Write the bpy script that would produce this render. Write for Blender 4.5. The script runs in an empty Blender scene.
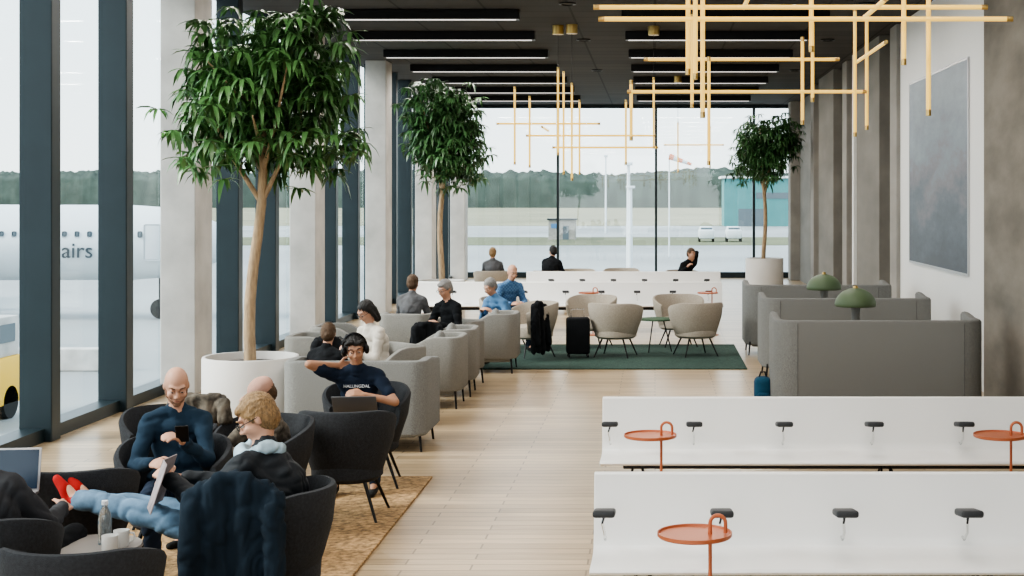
import bpy, bmesh, math, random
from mathutils import Vector, Matrix, Euler, noise
D=bpy.data; scene=bpy.context.scene; COL=scene.collection
V=Vector; rad=math.radians; A=rad
CEIL=4.9
try: scene.view_settings.look='AgX - Medium High Contrast'
except Exception: pass

# ------------------------------------------------------------------ materials
def M(name,col,rough=.6,metal=0.,var=0.,scale=12.,bump=0.,bscale=None,emit=None,es=0.,spec=.5,stretch=None):
    m=D.materials.new(name); m.use_nodes=True; nt=m.node_tree; b=nt.nodes['Principled BSDF']
    c=(col[0],col[1],col[2],1)
    b.inputs['Base Color'].default_value=c; b.inputs['Roughness'].default_value=rough
    b.inputs['Metallic'].default_value=metal; b.inputs['Specular IOR Level'].default_value=spec
    if emit: 
        b.inputs['Emission Color'].default_value=(*emit,1); b.inputs['Emission Strength'].default_value=es
    if var or bump:
        tc=nt.nodes.new('ShaderNodeTexCoord'); mp=nt.nodes.new('ShaderNodeMapping')
        nt.links.new(tc.outputs['Object'],mp.inputs[0])
        if stretch: mp.inputs['Scale'].default_value=stretch
    if var:
        n=nt.nodes.new('ShaderNodeTexNoise'); n.inputs['Scale'].default_value=scale; n.inputs['Detail'].default_value=6
        r=nt.nodes.new('ShaderNodeValToRGB')
        r.color_ramp.elements[0].position=.3; r.color_ramp.elements[1].position=.7
        r.color_ramp.elements[0].color=(*[max(0,x*(1-var)) for x in col],1)
        r.color_ramp.elements[1].color=(*[min(1,x*(1+var)) for x in col],1)
        nt.links.new(mp.outputs[0],n.inputs[0]); nt.links.new(n.outputs[0],r.inputs[0]); nt.links.new(r.outputs[0],b.inputs['Base Color'])
    if bump:
        n2=nt.nodes.new('ShaderNodeTexNoise'); n2.inputs['Scale'].default_value=bscale or scale*4; n2.inputs['Detail'].default_value=3
        bp=nt.nodes.new('ShaderNodeBump'); bp.inputs['Strength'].default_value=bump; bp.inputs['Distance'].default_value=.01
        nt.links.new(mp.outputs[0],n2.inputs[0]); nt.links.new(n2.outputs[0],bp.inputs['Height']); nt.links.new(bp.outputs[0],b.inputs['Normal'])
    return m

def mat_floor():
    m=M('oak_floor',(.6,.5,.4),.30,spec=.5); nt=m.node_tree; b=nt.nodes['Principled BSDF']
    tc=nt.nodes.new('ShaderNodeTexCoord'); mp=nt.nodes.new('ShaderNodeMapping'); nt.links.new(tc.outputs['Object'],mp.inputs[0])
    br=nt.nodes.new('ShaderNodeTexBrick'); br.inputs['Scale'].default_value=1; br.inputs['Brick Width'].default_value=1.1; br.inputs['Row Height'].default_value=.13
    br.inputs['Mortar Size'].default_value=.006; br.inputs['Color1'].default_value=(.50,.375,.235,1); br.inputs['Color2'].default_value=(.355,.255,.152,1); br.inputs['Mortar'].default_value=(.19,.13,.075,1)
    br.offset=.37
    nt.links.new(mp.outputs[0],br.inputs[0])
    n=nt.nodes.new('ShaderNodeTexNoise'); n.inputs['Scale'].default_value=3; mp2=nt.nodes.new('ShaderNodeMapping'); mp2.inputs['Scale'].default_value=(1,14,1)
    nt.links.new(tc.outputs['Object'],mp2.inputs[0]); nt.links.new(mp2.outputs[0],n.inputs[0])
    mx=nt.nodes.new('ShaderNodeMix'); mx.data_type='RGBA'; mx.blend_type='OVERLAY'; mx.inputs[0].default_value=.35
    nt.links.new(br.outputs[0],mx.inputs[6]); nt.links.new(n.outputs[0],mx.inputs[7]); nt.links.new(mx.outputs[2],b.inputs['Base Color'])
    return m
def mat_ceiling():
    m=M('dark_ceiling_panels',(.05,.05,.05),.85); nt=m.node_tree; b=nt.nodes['Principled BSDF']
    tc=nt.nodes.new('ShaderNodeTexCoord')
    br=nt.nodes.new('ShaderNodeTexBrick'); br.inputs['Scale'].default_value=1; br.inputs['Brick Width'].default_value=1.2; br.inputs['Row Height'].default_value=.6
    br.offset=0; br.inputs['Mortar Size'].default_value=.018; br.inputs['Color1'].default_value=(.048,.046,.043,1); br.inputs['Color2'].default_value=(.033,.032,.031,1); br.inputs['Mortar'].default_value=(.006,.006,.006,1)
    nt.links.new(tc.outputs['Object'],br.inputs[0]); nt.links.new(br.outputs[0],b.inputs['Base Color'])
    return m
def mat_glass():
    m=D.materials.new('window_glass'); m.use_nodes=True; nt=m.node_tree; nt.nodes.clear()
    o=nt.nodes.new('ShaderNodeOutputMaterial'); t=nt.nodes.new('ShaderNodeBsdfTransparent'); g=nt.nodes.new('ShaderNodeBsdfGlossy')
    t.inputs[0].default_value=(.94,.97,.97,1); g.inputs['Roughness'].default_value=.02; x=nt.nodes.new('ShaderNodeMixShader'); x.inputs[0].default_value=.05
    nt.links.new(t.outputs[0],x.inputs[1]); nt.links.new(g.outputs[0],x.inputs[2]); nt.links.new(x.outputs[0],o.inputs[0])
    return m
def mat_painting():
    m=M('misty_landscape_print',(.4,.45,.5),.5); nt=m.node_tree; b=nt.nodes['Principled BSDF']
    tc=nt.nodes.new('ShaderNodeTexCoord'); sp=nt.nodes.new('ShaderNodeSeparateXYZ'); nt.links.new(tc.outputs['Object'],sp.inputs[0])
    n=nt.nodes.new('ShaderNodeTexNoise'); n.inputs['Scale'].default_value=1.5; n.inputs['Detail'].default_value=12; n.inputs['Roughness'].default_value=.7
    mp=nt.nodes.new('ShaderNodeMapping'); mp.inputs['Scale'].default_value=(1,.45,1.3); nt.links.new(tc.outputs['Object'],mp.inputs[0]); nt.links.new(mp.outputs[0],n.inputs[0])
    ma=nt.nodes.new('ShaderNodeMath'); ma.operation='MULTIPLY_ADD'; ma.inputs[1].default_value=.9; nt.links.new(n.outputs[0],ma.inputs[0])
    mz=nt.nodes.new('ShaderNodeMapRange'); mz.inputs['From Min'].default_value=-1.3; mz.inputs['From Max'].default_value=1.3; mz.inputs['To Min'].default_value=-.38; mz.inputs['To Max'].default_value=.36
    nt.links.new(sp.outputs[2],mz.inputs[0]); nt.links.new(mz.outputs[0],ma.inputs[2])
    r=nt.nodes.new('ShaderNodeValToRGB'); e=r.color_ramp.elements; e[0].position=.08; e[0].color=(.045,.055,.072,1); e[1].position=.85; e[1].color=(.29,.34,.38,1)
    k=e.new(.28); k.color=(.085,.105,.13,1); k=e.new(.42); k.color=(.165,.155,.175,1); k=e.new(.54); k.color=(.18,.215,.25,1)
    nt.links.new(ma.outputs[0],r.inputs[0]); nt.links.new(r.outputs[0],b.inputs['Base Color'])
    return m
def mat_plaid():
    m=M('blue_plaid_cloth',(.1,.2,.4),.9); nt=m.node_tree; b=nt.nodes['Principled BSDF']
    tc=nt.nodes.new('ShaderNodeTexCoord'); ck=nt.nodes.new('ShaderNodeTexChecker'); ck.inputs['Scale'].default_value=40
    ck.inputs['Color1'].default_value=(.05,.13,.28,1); ck.inputs['Color2'].default_value=(.11,.22,.38,1)
    nt.links.new(tc.outputs['Object'],ck.inputs[0]); nt.links.new(ck.outputs[0],b.inputs['Base Color'])
    return m

m_floor=mat_floor(); m_ceil=mat_ceiling(); m_glass=mat_glass()
m_conc=M('raw_concrete',(.30,.285,.26),.85,var=.16,scale=2.2,bump=.2,bscale=14,stretch=(1,.22,.8))
m_concM=M('dark_raw_concrete',(.20,.19,.17),.85,var=.18,scale=2.2,bump=.2,bscale=14,stretch=(1,.22,.8))
m_concL=M('pale_concrete',(.50,.485,.46),.85,var=.20,scale=1.8,bump=.25,bscale=18)
m_concD=M('brown_grey_concrete',(.205,.185,.155),.9,var=.30,scale=3.2,bump=.4,bscale=16,stretch=(1,.3,.8))
m_white=M('white_wall_paint',(.86,.86,.84),.6,var=.02,scale=1)
m_dark=M('dark_teal_steel',(.012,.023,.028),.4,metal=.2,var=.1,scale=3)
m_black=M('black_metal',(.009,.009,.010),.4,metal=.4)
m_chrome=M('chrome',(.7,.7,.7),.15,metal=1)
m_bench=M('white_bench_shell',(.87,.855,.83),.40,var=.015,scale=2)
m_pad=M('dark_grey_pad',(.025,.027,.03),.55)
m_copper=M('terracotta_lacquer',(.48,.14,.06),.4,metal=.2)
m_tweed=M('grey_tweed',(.20,.20,.19),.95,var=.45,scale=190,bump=.4,bscale=250)
m_tweedL=M('light_grey_tweed',(.225,.218,.20),.95,var=.28,scale=190,bump=.4,bscale=250)
m_seam=M('dark_seam_thread',(.12,.12,.115),.95)
m_beige=M('beige_felt',(.38,.33,.27),.95,var=.12,scale=60,bump=.3,bscale=200)
m_char=M('charcoal_felt',(.020,.022,.026),.9,var=.3,scale=70,bump=.4,bscale=200)
m_rug=M('tan_loop_rug',(.36,.225,.105),1,var=.6,scale=26,bump=1,bscale=50)
m_rugG=M('dark_green_rug',(.024,.055,.042),1,var=.35,scale=25,bump=1,bscale=60)
m_pot=M('white_planter',(.74,.72,.69),.5,var=.03,scale=3)
m_soil=M('dark_soil',(.03,.02,.015),1,var=.4,scale=30,bump=1,bscale=40)
m_bark=M('pale_bark',(.40,.29,.18),.9,var=.3,scale=14,bump=.6,bscale=30,stretch=(3,3,.6))
m_leaf=M('glossy_green_leaf',(.075,.175,.055),.34,var=.6,scale=2.5)
m_leaf2=M('deep_green_leaf',(.052,.125,.045),.38,var=.6,scale=2.5)
m_gold=M('glowing_brass_tube',(.60,.38,.08),.35,emit=(1,.64,.13),es=1.0)
m_brass=M('brushed_brass',(.60,.42,.16),.35,metal=1)
m_strip=M('white_light_strip',(.9,.9,.9),.4,emit=(1,.93,.90),es=1.1)
m_green=M('muted_sage_green',(.10,.145,.075),.5)
m_skin=M('fair_skin',(.56,.31,.21),.55,var=.05,scale=20)
m_skinT=M('tan_skin',(.42,.22,.135),.55,var=.05,scale=20)
m_lip=M('lip',(.36,.14,.10),.5)
m_eyew=M('eye_white',(.55,.53,.50),.3); m_iris=M('iris',(.03,.025,.02),.2)
m_hblack=M('black_hair',(.010,.008,.007),.5,var=.4,scale=40,bump=.8,bscale=70,stretch=(3,3,.7))
m_hbrown=M('brown_hair',(.085,.045,.020),.6,var=.4,scale=40,bump=.8,bscale=70,stretch=(3,3,.7))
m_hblond=M('dark_blond_hair',(.27,.165,.075),.6,var=.5,scale=40,bump=.9,bscale=70,stretch=(3,3,.6))
m_hgrey=M('grey_hair',(.25,.24,.23),.6,var=.4,scale=40,bump=.8,bscale=70,stretch=(3,3,.7))
def cloth(n,c,v=.15): return M(n,c,.95,var=v,scale=9,bump=.5,bscale=14,spec=.25)
c_navy=cloth('dark_blue_knit',(.017,.036,.060)); c_tee=cloth('navy_cotton',(.012,.020,.038)); c_black=cloth('black_cloth',(.009,.010,.012)); c_white=cloth('cream_knit',(.64,.59,.52),.06)
c_grey=cloth('grey_cloth',(.10,.10,.105)); c_charcl=cloth('dark_grey_jacket_cloth',(.035,.036,.040)); c_denim=cloth('blue_denim',(.12,.20,.29),.4); c_ddenim=cloth('dark_denim',(.018,.028,.05)); c_red=cloth('red_sock_knit',(.42,.022,.02)); c_scarf=cloth('pale_blue_scarf',(.36,.47,.53),.5)
c_camo=M('mottled_grey_brown_cloth',(.095,.08,.062),.95,var=.8,scale=16,bump=.6,bscale=20); c_pink=cloth('dusty_pink_cap_cloth',(.45,.27,.21)); c_blue=cloth('blue_shirt_cloth',(.09,.20,.36)); c_puffer=M('black_puffer_nylon',(.010,.013,.017),.7,bump=.6,bscale=12,spec=.3)
c_shoe=cloth('dark_shoe',(.02,.02,.02)); c_plaid=mat_plaid()
m_alu=M('silver_aluminium',(.50,.50,.51),.35,metal=.7); m_alud=M('dark_grey_casing',(.10,.10,.105),.5); m_screen=M('dark_screen',(.02,.035,.06),.2); m_paper=M('grey_pink_page',(.28,.235,.24),.7,var=.35,scale=12)
m_clear=M('clear_bottle_plastic',(.75,.82,.85),.08); m_clear.node_tree.nodes['Principled BSDF'].inputs['Transmission Weight'].default_value=.85
m_mug=M('white_ceramic',(.8,.8,.78),.25); m_tabletop=M('pale_grey_table_top',(.34,.31,.28),.5)
m_plane=M('aircraft_white_paint',(.62,.66,.68),.35); m_planew=M('aircraft_window_dark',(.10,.13,.15),.2); m_txt=M('dark_grey_lettering',(.03,.045,.055),.5)
m_yellow=M('yellow_paint',(.85,.50,.02),.5); m_tyre=M('black_tyre',(.01,.01,.01),.9); m_tarmac=M('wet_tarmac',(.27,.285,.285),.7,var=.22,scale=.03)
m_grass=M('winter_grass',(.22,.21,.135),1,var=.25,scale=.02); m_verge=M('green_brown_verge',(.11,.12,.06),1,var=.3,scale=.05); m_treeline=M('hazy_conifer_forest',(.060,.082,.068),1,var=.25,scale=.12); m_teal=M('pale_teal_cladding',(.075,.235,.235),.6,var=.06,scale=.5); m_orange=M('orange_cloth',(.70,.25,.15),.8)
m_whitetxt=M('white_print',(.75,.77,.8),.8)

# ------------------------------------------------------------------ mesh builder
class B:
    def __init__(s): s.bm=bmesh.new()
    def box(s,c,d,bev=0,seg=2,rot=None):
        t=bmesh.new(); r=bmesh.ops.create_cube(t,size=1.0); bmesh.ops.scale(t,vec=d,verts=t.verts)
        if bev: bmesh.ops.bevel(t,geom=list(t.edges),offset=bev,segments=seg,affect='EDGES',profile=.5)
        bmesh.ops.transform(t,matrix=Matrix.Translation(c)@(rot.to_4x4() if rot else Matrix()),verts=t.verts)
        me=D.meshes.new('x'); t.to_mesh(me); t.free(); s.bm.from_mesh(me); D.meshes.remove(me); return s
    def sph(s,c,r,rot=None,sub=2):
        if not hasattr(r,'__len__'): r=(r,r,r)
        mt=Matrix.Translation(c)@(rot.to_4x4() if rot else Matrix())@Matrix.Diagonal((*r,1))
        bmesh.ops.create_icosphere(s.bm,subdivisions=sub,radius=1,matrix=mt); return s
    def cap(s,a,ra,b,rb,sub=2):
        a=V(a);b=V(b); s.sph(a,ra,sub=sub); s.sph(b,rb,sub=sub); d=b-a
        if d.length>1e-5:
            mt=Matrix.Translation((a+b)/2)@d.to_track_quat('Z','Y').to_matrix().to_4x4()
            bmesh.ops.create_cone(s.bm,cap_ends=True,segments=14,radius1=ra,radius2=rb,depth=d.length,matrix=mt)
        return s
    def tube(s,pts,r,seg=10,closed=False):
        pts=[V(p) for p in pts]; n=len(pts); rs=r if hasattr(r,'__len__') else [r]*n
        rings=[]; up=None
        for i,p in enumerate(pts):
            if closed: t=(pts[(i+1)%n]-pts[i-1]).normalized()
            else: t=(pts[min(i+1,n-1)]-pts[max(i-1,0)]).normalized()
            if up is None: up=t.orthogonal().normalized()
            else: up=(up-up.dot(t)*t).normalized()
            w=t.cross(up)
            rings.append([s.bm.verts.new(p+(up*math.cos(2*math.pi*k/seg)+w*math.sin(2*math.pi*k/seg))*rs[i]) for k in range(seg)])
        m=n if closed else n-1
        for i in range(m):
            a=rings[i]; b=rings[(i+1)%n]
            for k in range(seg): s.bm.faces.new((a[k],a[(k+1)%seg],b[(k+1)%seg],b[k]))
        if not closed: s.bm.faces.new(rings[0][::-1]); s.bm.faces.new(rings[-1])
        return s
    def lathe(s,prof,seg=32,c=(0,0,0),rot=None):
        rings=[]; c=V(c); new=[]
        for (r,z) in prof:
            if r<1e-6: v=s.bm.verts.new((0,0,z)); rings.append([v]); new.append(v)
            else:
                rg=[s.bm.verts.new((r*math.cos(2*math.pi*k/seg),r*math.sin(2*math.pi*k/seg),z)) for k in range(seg)]; rings.append(rg); new+=rg
        for a,b in zip(rings,rings[1:]):
            for k in range(seg):
                k2=(k+1)%seg
                if len(a)==1 and len(b)==1: continue
                if len(a)==1: s.bm.faces.new((a[0],b[k2],b[k]))
                elif len(b)==1: s.bm.faces.new((a[k],a[k2],b[0]))
                else: s.bm.faces.new((a[k],a[k2],b[k2],b[k]))
        for rg,fl in ((rings[0],1),(rings[-1],0)):
            if len(rg)>1: s.bm.faces.new(rg[::-1] if fl else rg)
        bmesh.ops.transform(s.bm,matrix=Matrix.Translation(c)@(rot.to_4x4() if rot else Matrix()),verts=new); return s
    def sweep(s,path,secf):
        rings=[]; n=len(path)
        for i,(p,nm) in enumerate(path):
            sec=secf(i/(n-1)); rings.append([s.bm.verts.new((p[0]+nm[0]*a,p[1]+nm[1]*a,z)) for a,z in sec])
        k=len(rings[0])
        for a,b in zip(rings,rings[1:]):
            for j in range(k): s.bm.faces.new((a[j],a[(j+1)%k],b[(j+1)%k],b[j]))
        s.bm.faces.new(rings[0][::-1]); s.bm.faces.new(rings[-1]); return s
    def extr(s,prof,x0,x1):
        a=[s.bm.verts.new((x0,y,z)) for y,z in prof]; b=[s.bm.verts.new((x1,y,z)) for y,z in prof]; k=len(prof)
        for j in range(k): s.bm.faces.new((a[j],a[(j+1)%k],b[(j+1)%k],b[j]))
        s.bm.faces.new(a[::-1]); s.bm.faces.new(b); return s
    def mesh(s,name='m'):
        bmesh.ops.recalc_face_normals(s.bm,faces=s.bm.faces)
        me=D.meshes.new(name); s.bm.to_mesh(me); s.bm.free(); return me
    def remesh(s,vox,sm=4,disp=0,dsc=10,fold=0,quilt=0,fz=13):
        me=s.mesh('tmp'); o=D.objects.new('tmp',me); COL.objects.link(o)
        a=o.modifiers.new('r','REMESH'); a.mode='VOXEL'; a.voxel_size=vox
        b=o.modifiers.new('s','SMOOTH'); b.factor=.5; b.iterations=sm
        dg=bpy.context.evaluated_depsgraph_get(); res=D.meshes.new_from_object(o.evaluated_get(dg))
        D.objects.remove(o); D.meshes.remove(me)
        if disp or fold or quilt:
            for v in res.vertices:
                c=v.co; d=0
                if disp: d+=noise.noise(c*dsc)*disp
                if fold:
                    q=V((c.x*(6 if fz>6 else 14),c.y*(6 if fz>6 else 14),c.z*fz)); w=noise.noise(c*4)*1.8
                    n=noise.noise(q+V((w,w,w)))
                    d-=fold*(.5-min(1,abs(n)*3.0))
                if quilt: d+=quilt*(abs(math.sin(c.z*42+noise.noise(c*6)*1.2))**.6-.6)
                v.co=c+v.normal*d
        return res

def O(name,me,mat,parent=None,loc=(0,0,0),rot=(0,0,0),smooth=True,ang=40,**kw):
    if smooth:
        for p in me.polygons: p.use_smooth=True
        if ang<180:
            try: me.set_sharp_from_angle(angle=rad(ang))
            except Exception: pass
    me.materials.clear()
    for mm in (mat if isinstance(mat,(list,tuple)) else [mat]): me.materials.append(mm)
    me.name=name
    o=D.objects.new(name,me); COL.objects.link(o); o.location=loc; o.rotation_euler=rot
    if parent: o.parent=parent
    for k,v in kw.items(): o[k]=v
    return o
def E(name,loc,yaw=0,**kw):
    o=D.objects.new(name,None); COL.objects.link(o); o.location=loc; o.rotation_euler=(0,0,yaw); o.empty_display_size=.1
    for k,v in kw.items(): o[k]=v
    return o
def dup(src,loc,yaw=0,label=None):
    def rec(o,par):
        c=o.copy(); COL.objects.link(c)
        if par: c.parent=par
        for ch in o.children: rec(ch,c)
        return c
    r=rec(src,None); r.location=loc; r.rotation_euler=(0,0,yaw)
    if label: r['label']=label
    return r
def text_mesh(t,size,ext=.003,align='CENTER'):
    c=D.curves.new('t','FONT'); c.body=t; c.size=size; c.extrude=ext; c.align_x=align
    o=D.objects.new('t',c); COL.objects.link(o); bpy.context.view_layer.update()
    me=D.meshes.new_from_object(o.evaluated_get(bpy.context.evaluated_depsgraph_get())); D.objects.remove(o); return me

# ------------------------------------------------------------------ camera
cam=D.cameras.new('camera'); co=D.objects.new('camera',cam); COL.objects.link(co); scene.camera=co
co.location=(0,0,2.2); co.rotation_euler=(rad(90),0,0); cam.lens=50; cam.sensor_width=36
cam.shift_x=-143/1024; cam.shift_y=-88/1024; cam.clip_end=4000

# ------------------------------------------------------------------ structure
S=dict(kind='structure')
O('floor',B().box((-.95,17.5,-.1),(10.0,46,.2)).mesh(),m_floor,smooth=False,**S)
O('ceiling',B().box((-.95,17.5,CEIL+.1),(10.0,46,.2)).mesh(),m_ceil,smooth=False,**S)
cols=[4.9,10.6,16.4,22.1,27.8,33.5,39.2]
for i,y in enumerate(cols):
    O('concrete_column',B().box((-5.4,y,CEIL/2),(.4,.62,CEIL),.012).mesh(),m_concL,smooth=False,kind='structure')
    if i!=2: O('concrete_column',B().box((3.90,y+.0,CEIL/2),(.4,.62,CEIL),.012).mesh(),m_conc,smooth=False,kind='structure')
tn=1; wn=1
fins=[1.6,3.4]
for i in range(len(cols)-1): fins+=[cols[i]+2.42,cols[i]+4.25]
for y in fins:
    O('trim_%d'%tn,B().box((-5.63,y,CEIL/2),(.30,.20,CEIL),.01).mesh(),m_dark,smooth=False,**S); tn+=1
for c in cols:
    O('trim_%d'%tn,B().box((-5.68,c+.45,CEIL/2),(.18,.14,CEIL),.01).mesh(),m_dark,smooth=False,**S); tn+=1
for a,b in zip([-1]+cols,cols+[40.4]):
    if b-a<2 and b<40: continue
    O('window_%d'%wn,B().box((-5.72,(a+b)/2,CEIL/2),(.02,b-a,CEIL-.1)).mesh(),m_glass,smooth=False,**S); wn+=1
O('baseboard_left',B().box((-5.66,19,.06),(.22,43,.12)).mesh(),m_dark,smooth=False,**S)
for a,b in ((-5.7,-2.75),(-2.75,.03),(.03,2.8),(2.8,3.9)):
    O('window_%d'%wn,B().box(((a+b)/2,40.35,CEIL/2),(b-a,.02,CEIL-.1)).mesh(),m_glass,smooth=False,**S); wn+=1
for x in (-5.5,-2.75,.03,2.8):
    O('trim_%d'%tn,B().box((x,40.3,CEIL/2),(.07,.16,CEIL),.008).mesh(),m_dark,smooth=False,**S); tn+=1
O('baseboard_back',B().box((-.9,40.3,.08),(9.7,.2,.16)).mesh(),m_dark,smooth=False,**S)
O('trim_%d'%tn,B().box((-.9,40.3,CEIL-.05),(9.7,.2,.1)).mesh(),m_dark,smooth=False,**S); tn+=1
O('wall_right',B().box((3.86,18.85,CEIL/2),(.2,5.9,CEIL)).mesh(),m_white,smooth=False,**S)
O('wall_right_concrete',B().box((4.02,31,CEIL/2),(.12,18.4,CEIL)).mesh(),m_concM,smooth=False,**S)
O('wall_right_near',B().box((3.92,5.9,CEIL/2),(.2,20.4,CEIL)).mesh(),m_concD,smooth=False,**S)
O('trim_%d'%tn,B().box((3.76,14.85,CEIL/2),(.22,1.9,CEIL),.012).mesh(),m_concD,smooth=False,**S); tn+=1
for y in (24.6,30.6):
    O('trim_%d'%tn,B().box((3.80,y,CEIL/2),(.26,2.6,CEIL),.01).mesh(),m_concM,smooth=False,**S); tn+=1
O('trim_%d'%tn,B().box((3.72,26.4,CEIL/2),(.10,.18,CEIL),.01).mesh(),m_white,smooth=False,**S); tn+=1
p=E('framed_picture',(3.755,18.95,2.6),label='large misty grey-blue landscape print on the white wall',category='picture')
O('canvas',B().box((-.0,0,0),(.03,3.86,2.58)).mesh(),mat_painting(),p,smooth=False)
O('frame',B().box((.003,0,1.30),(.045,3.92,.03)).box((.003,0,-1.30),(.045,3.92,.03)).box((.003,1.95,0),(.045,.03,2.6)).box((.003,-1.95,0),(.045,.03,2.6)).mesh(),m_alu,p,smooth=False)

lampsrc=None
for y in [2,5,8,11,14,17.2,20.2,22.8,25.6,28.4,31.2,34,36.8]:
    for x in (-3.4,1.0):
        if lampsrc is None:
            lampsrc=E('linear_ceiling_lamp',(x,y,CEIL),label='long black linear lamp with white light strip below dark ceiling',category='ceiling lamp',group='linear ceiling lamps')
            O('housing',B().box((0,0,-.07),(2.95,.20,.14),.01).mesh(),m_black,lampsrc,smooth=False)
            O('light_strip',B().box((0,-.03,-.144),(2.85,.045,.010)).mesh(),m_strip,lampsrc,smooth=False)
        else: dup(lampsrc,(x,y,CEIL))
        l=D.lights.new('lamp_light','AREA'); l.shape='RECTANGLE'; l.size=2.8; l.size_y=.07; l.energy=60; l.color=(1,.95,.88)
        lo=D.objects.new('lamp_light',l); COL.objects.link(lo); lo.location=(x,y,CEIL-.16)
spk=None
for y in (19.5,23.9,29.5):
    for x in (-1.2,2.9):
        if spk is None: spk=O('ceiling_downlight',B().lathe([(0,0),(.12,0),(.12,-.02),(.09,-.025),(.085,-.01),(0,-.01)],24).mesh(),m_black,loc=(x,y,CEIL),label='small round ceiling downlight with dark rim',category='ceiling light',group='ceiling downlights')
        else: dup(spk,(x,y,CEIL))

# ------------------------------------------------------------------ pendants
def pendant(y,x,hor,ver,dep,r,label,wires):
    p=E('pendant_lamp',(x,y,0),label=label,category='pendant lamp')
    def tb(a,b):
        q=O('light_tube',B().tube([a,b],r,12).mesh(),m_gold,p); a=V(a); b=V(b); d=(b-a).normalized()
        for e_,s in ((a,1),(b,-1)): O('end_cap',B().tube([e_-d*s*.004,e_+d*s*.035],r*1.12,12).mesh(),m_brass,q)
    for (x0,x1,z,dy) in hor: tb((x0-x,dy,z),(x1-x,dy,z))
    for (xx,z0,z1,dy) in ver: tb((xx-x,dy,z0),(xx-x,dy,z1))
    for (xx,z,y0,y1) in dep: tb((xx-x,y0,z),(xx-x,y1,z))
    for (xx,z,dy) in wires:
        O('suspension_wire',B().tube([(xx-x,dy,z),(xx-x,dy,CEIL)],.004,6).mesh(),m_black,p)
        O('ceiling_canopy',B().lathe([(0,CEIL-.14),(.085,CEIL-.14),(.09,CEIL-.12),(.09,CEIL)],20,(xx-x,dy,0)).mesh(),m_brass,p)
pendant(9.0,.9,[(-.386,2.1,3.42,0),(-.35,2.23,3.33,-.12),(-.05,1.9,3.62,.2)],
 [(.21,3.0,3.9,.05),(.30,2.72,3.95,-.05),(.25,2.95,4.0,-.18),(1.0,3.15,3.9,.1),(1.74,2.74,3.8,.05),(1.56,3.05,3.75,-.08)],[(.6,3.5,-.6,.6),(1.4,3.42,-.4,.5)],.0150,
 'wide pendant of crossed glowing brass tubes under dark ceiling',[(.3,3.95,-.05),(1.74,3.8,.05)])
pendant(13.0,.8,[(-.25,1.93,3.19,0),(-.1,1.7,3.5,.15)],
 [(.34,3.05,3.9,.05),(.49,2.52,3.5,-.05),(1.44,3.1,3.85,0),(1.36,2.9,3.7,.12),(1.82,2.78,3.95,-.05),(1.95,2.85,3.9,.1),(-.22,2.75,3.3,.1)],[(1.9,3.5,-1.3,.4)],.0155,
 'pendant of crossed glowing brass tubes with vertical rods',[(.34,3.9,.05),(1.82,3.95,-.05)])
pendant(22.0,-1.3,[(-2.45,-.85,3.38,0),(-2.0,0.0,3.2,.1),(-1.6,.05,3.02,.2)],
 [(-2.17,2.75,3.95,0),(-1.93,2.7,3.8,-.1),(-1.5,2.9,4.25,0),(-1.42,2.6,4.2,.1),(-1.28,2.5,4.0,-.1),(-1.17,2.6,3.75,.05),(-.45,2.75,3.75,0),(-.02,3.0,4.1,.1)],[(-1.7,3.3,-.6,.6)],.0165,
 'distant pendant of crossed glowing brass tubes near tall windows',[(-1.5,4.25,0),(-1.28,4.0,-.1),(-.02,4.1,.1)])
pendant(31.0,.9,[(.2,1.5,3.4,0)],[(.5,2.8,3.9,0),(1.2,2.9,3.8,0)],[],.015,'far pendant of crossed glowing brass tubes',[(.5,3.9,0)])

# ------------------------------------------------------------------ rugs
O('tan_rug',B().box((-3.2,7.6,.009),(2.88,7.3,.018),.006).mesh(),m_rug,smooth=False,label='tan looped rug under dark tub chairs',category='rug')
O('green_rug',B().box((-.75,20.0,.008),(3.9,3.1,.016),.006).mesh(),m_rugG,smooth=False,label='dark green rug under beige tub chairs',category='rug')

# ------------------------------------------------------------------ tub chair
def tub_chair(loc,yaw,mat,name,label,w=.30,h=.77,legmat=m_black):
    p=E(name,loc,yaw,label=label,category='chair')
    N=36; path=[]
    for i in range(N+1):
        a=rad(-128+256*i/N); n=(math.sin(a),math.cos(a)); path.append(((n[0]*w,n[1]*w*.95),n))
    def sec(u):
        k=abs(u-.5)*2; zt=h-(.13*max(0,(k-.35)/.65)**1.6); z0=.27
        outer=[(-.07,z0),(-.02,z0+.06),(.02,z0+.18),(.055,(z0+zt)/2+.06),(.075,zt-.02)]
        top=[(.066,zt),(.045,zt+.004),(.03,zt-.02)]
        inner=[(.005,(z0+zt)/2+.06),(-.03,z0+.18),(-.09,z0+.03)]
        return outer+top+inner
    O('backrest',B().sweep(path,sec).mesh(),mat,p)
    O('seat',B().lathe([(0,.27),(w*.80,.27),(w*.93,.30),(w*.95,.40),(w*.90,.435),(w*.7,.45),(0,.45)],32).mesh(),mat,p)
    for sx in (-1,1):
        for sy in (-1,1):
            O('leg',B().tube([(sx*.15,sy*.15,.275),(sx*.25,sy*.24,.0)],[.014,.009],8).mesh(),legmat,p)
    return p
tc=tub_chair((-2.13,9.85,0),A(180),m_char,'tub_chair','charcoal felt tub chair with thin black legs, empty',w=.262)
tc['group']='charcoal tub chairs'
def TC(x,y,deg,label): return dup(tc,(x,y,0),A(deg),label)
TC(-2.22,10.95,8,'charcoal tub chair holding person in headphones')
TC(-2.86,8.45,10,'charcoal tub chair under bald person with phone')
TC(-1.93,7.15,-90,'charcoal tub chair under person with scarf and glasses')
TC(-2.42,6.02,180,'charcoal tub chair backed to the small round table')
TC(-3.10,6.6,172,'charcoal tub chair under person with laptop')
TC(-3.16,7.75,185,'charcoal tub chair with red-socked feet over its arm')
TC(-2.55,9.25,-20,'charcoal tub chair under person in pink cap')
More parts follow.
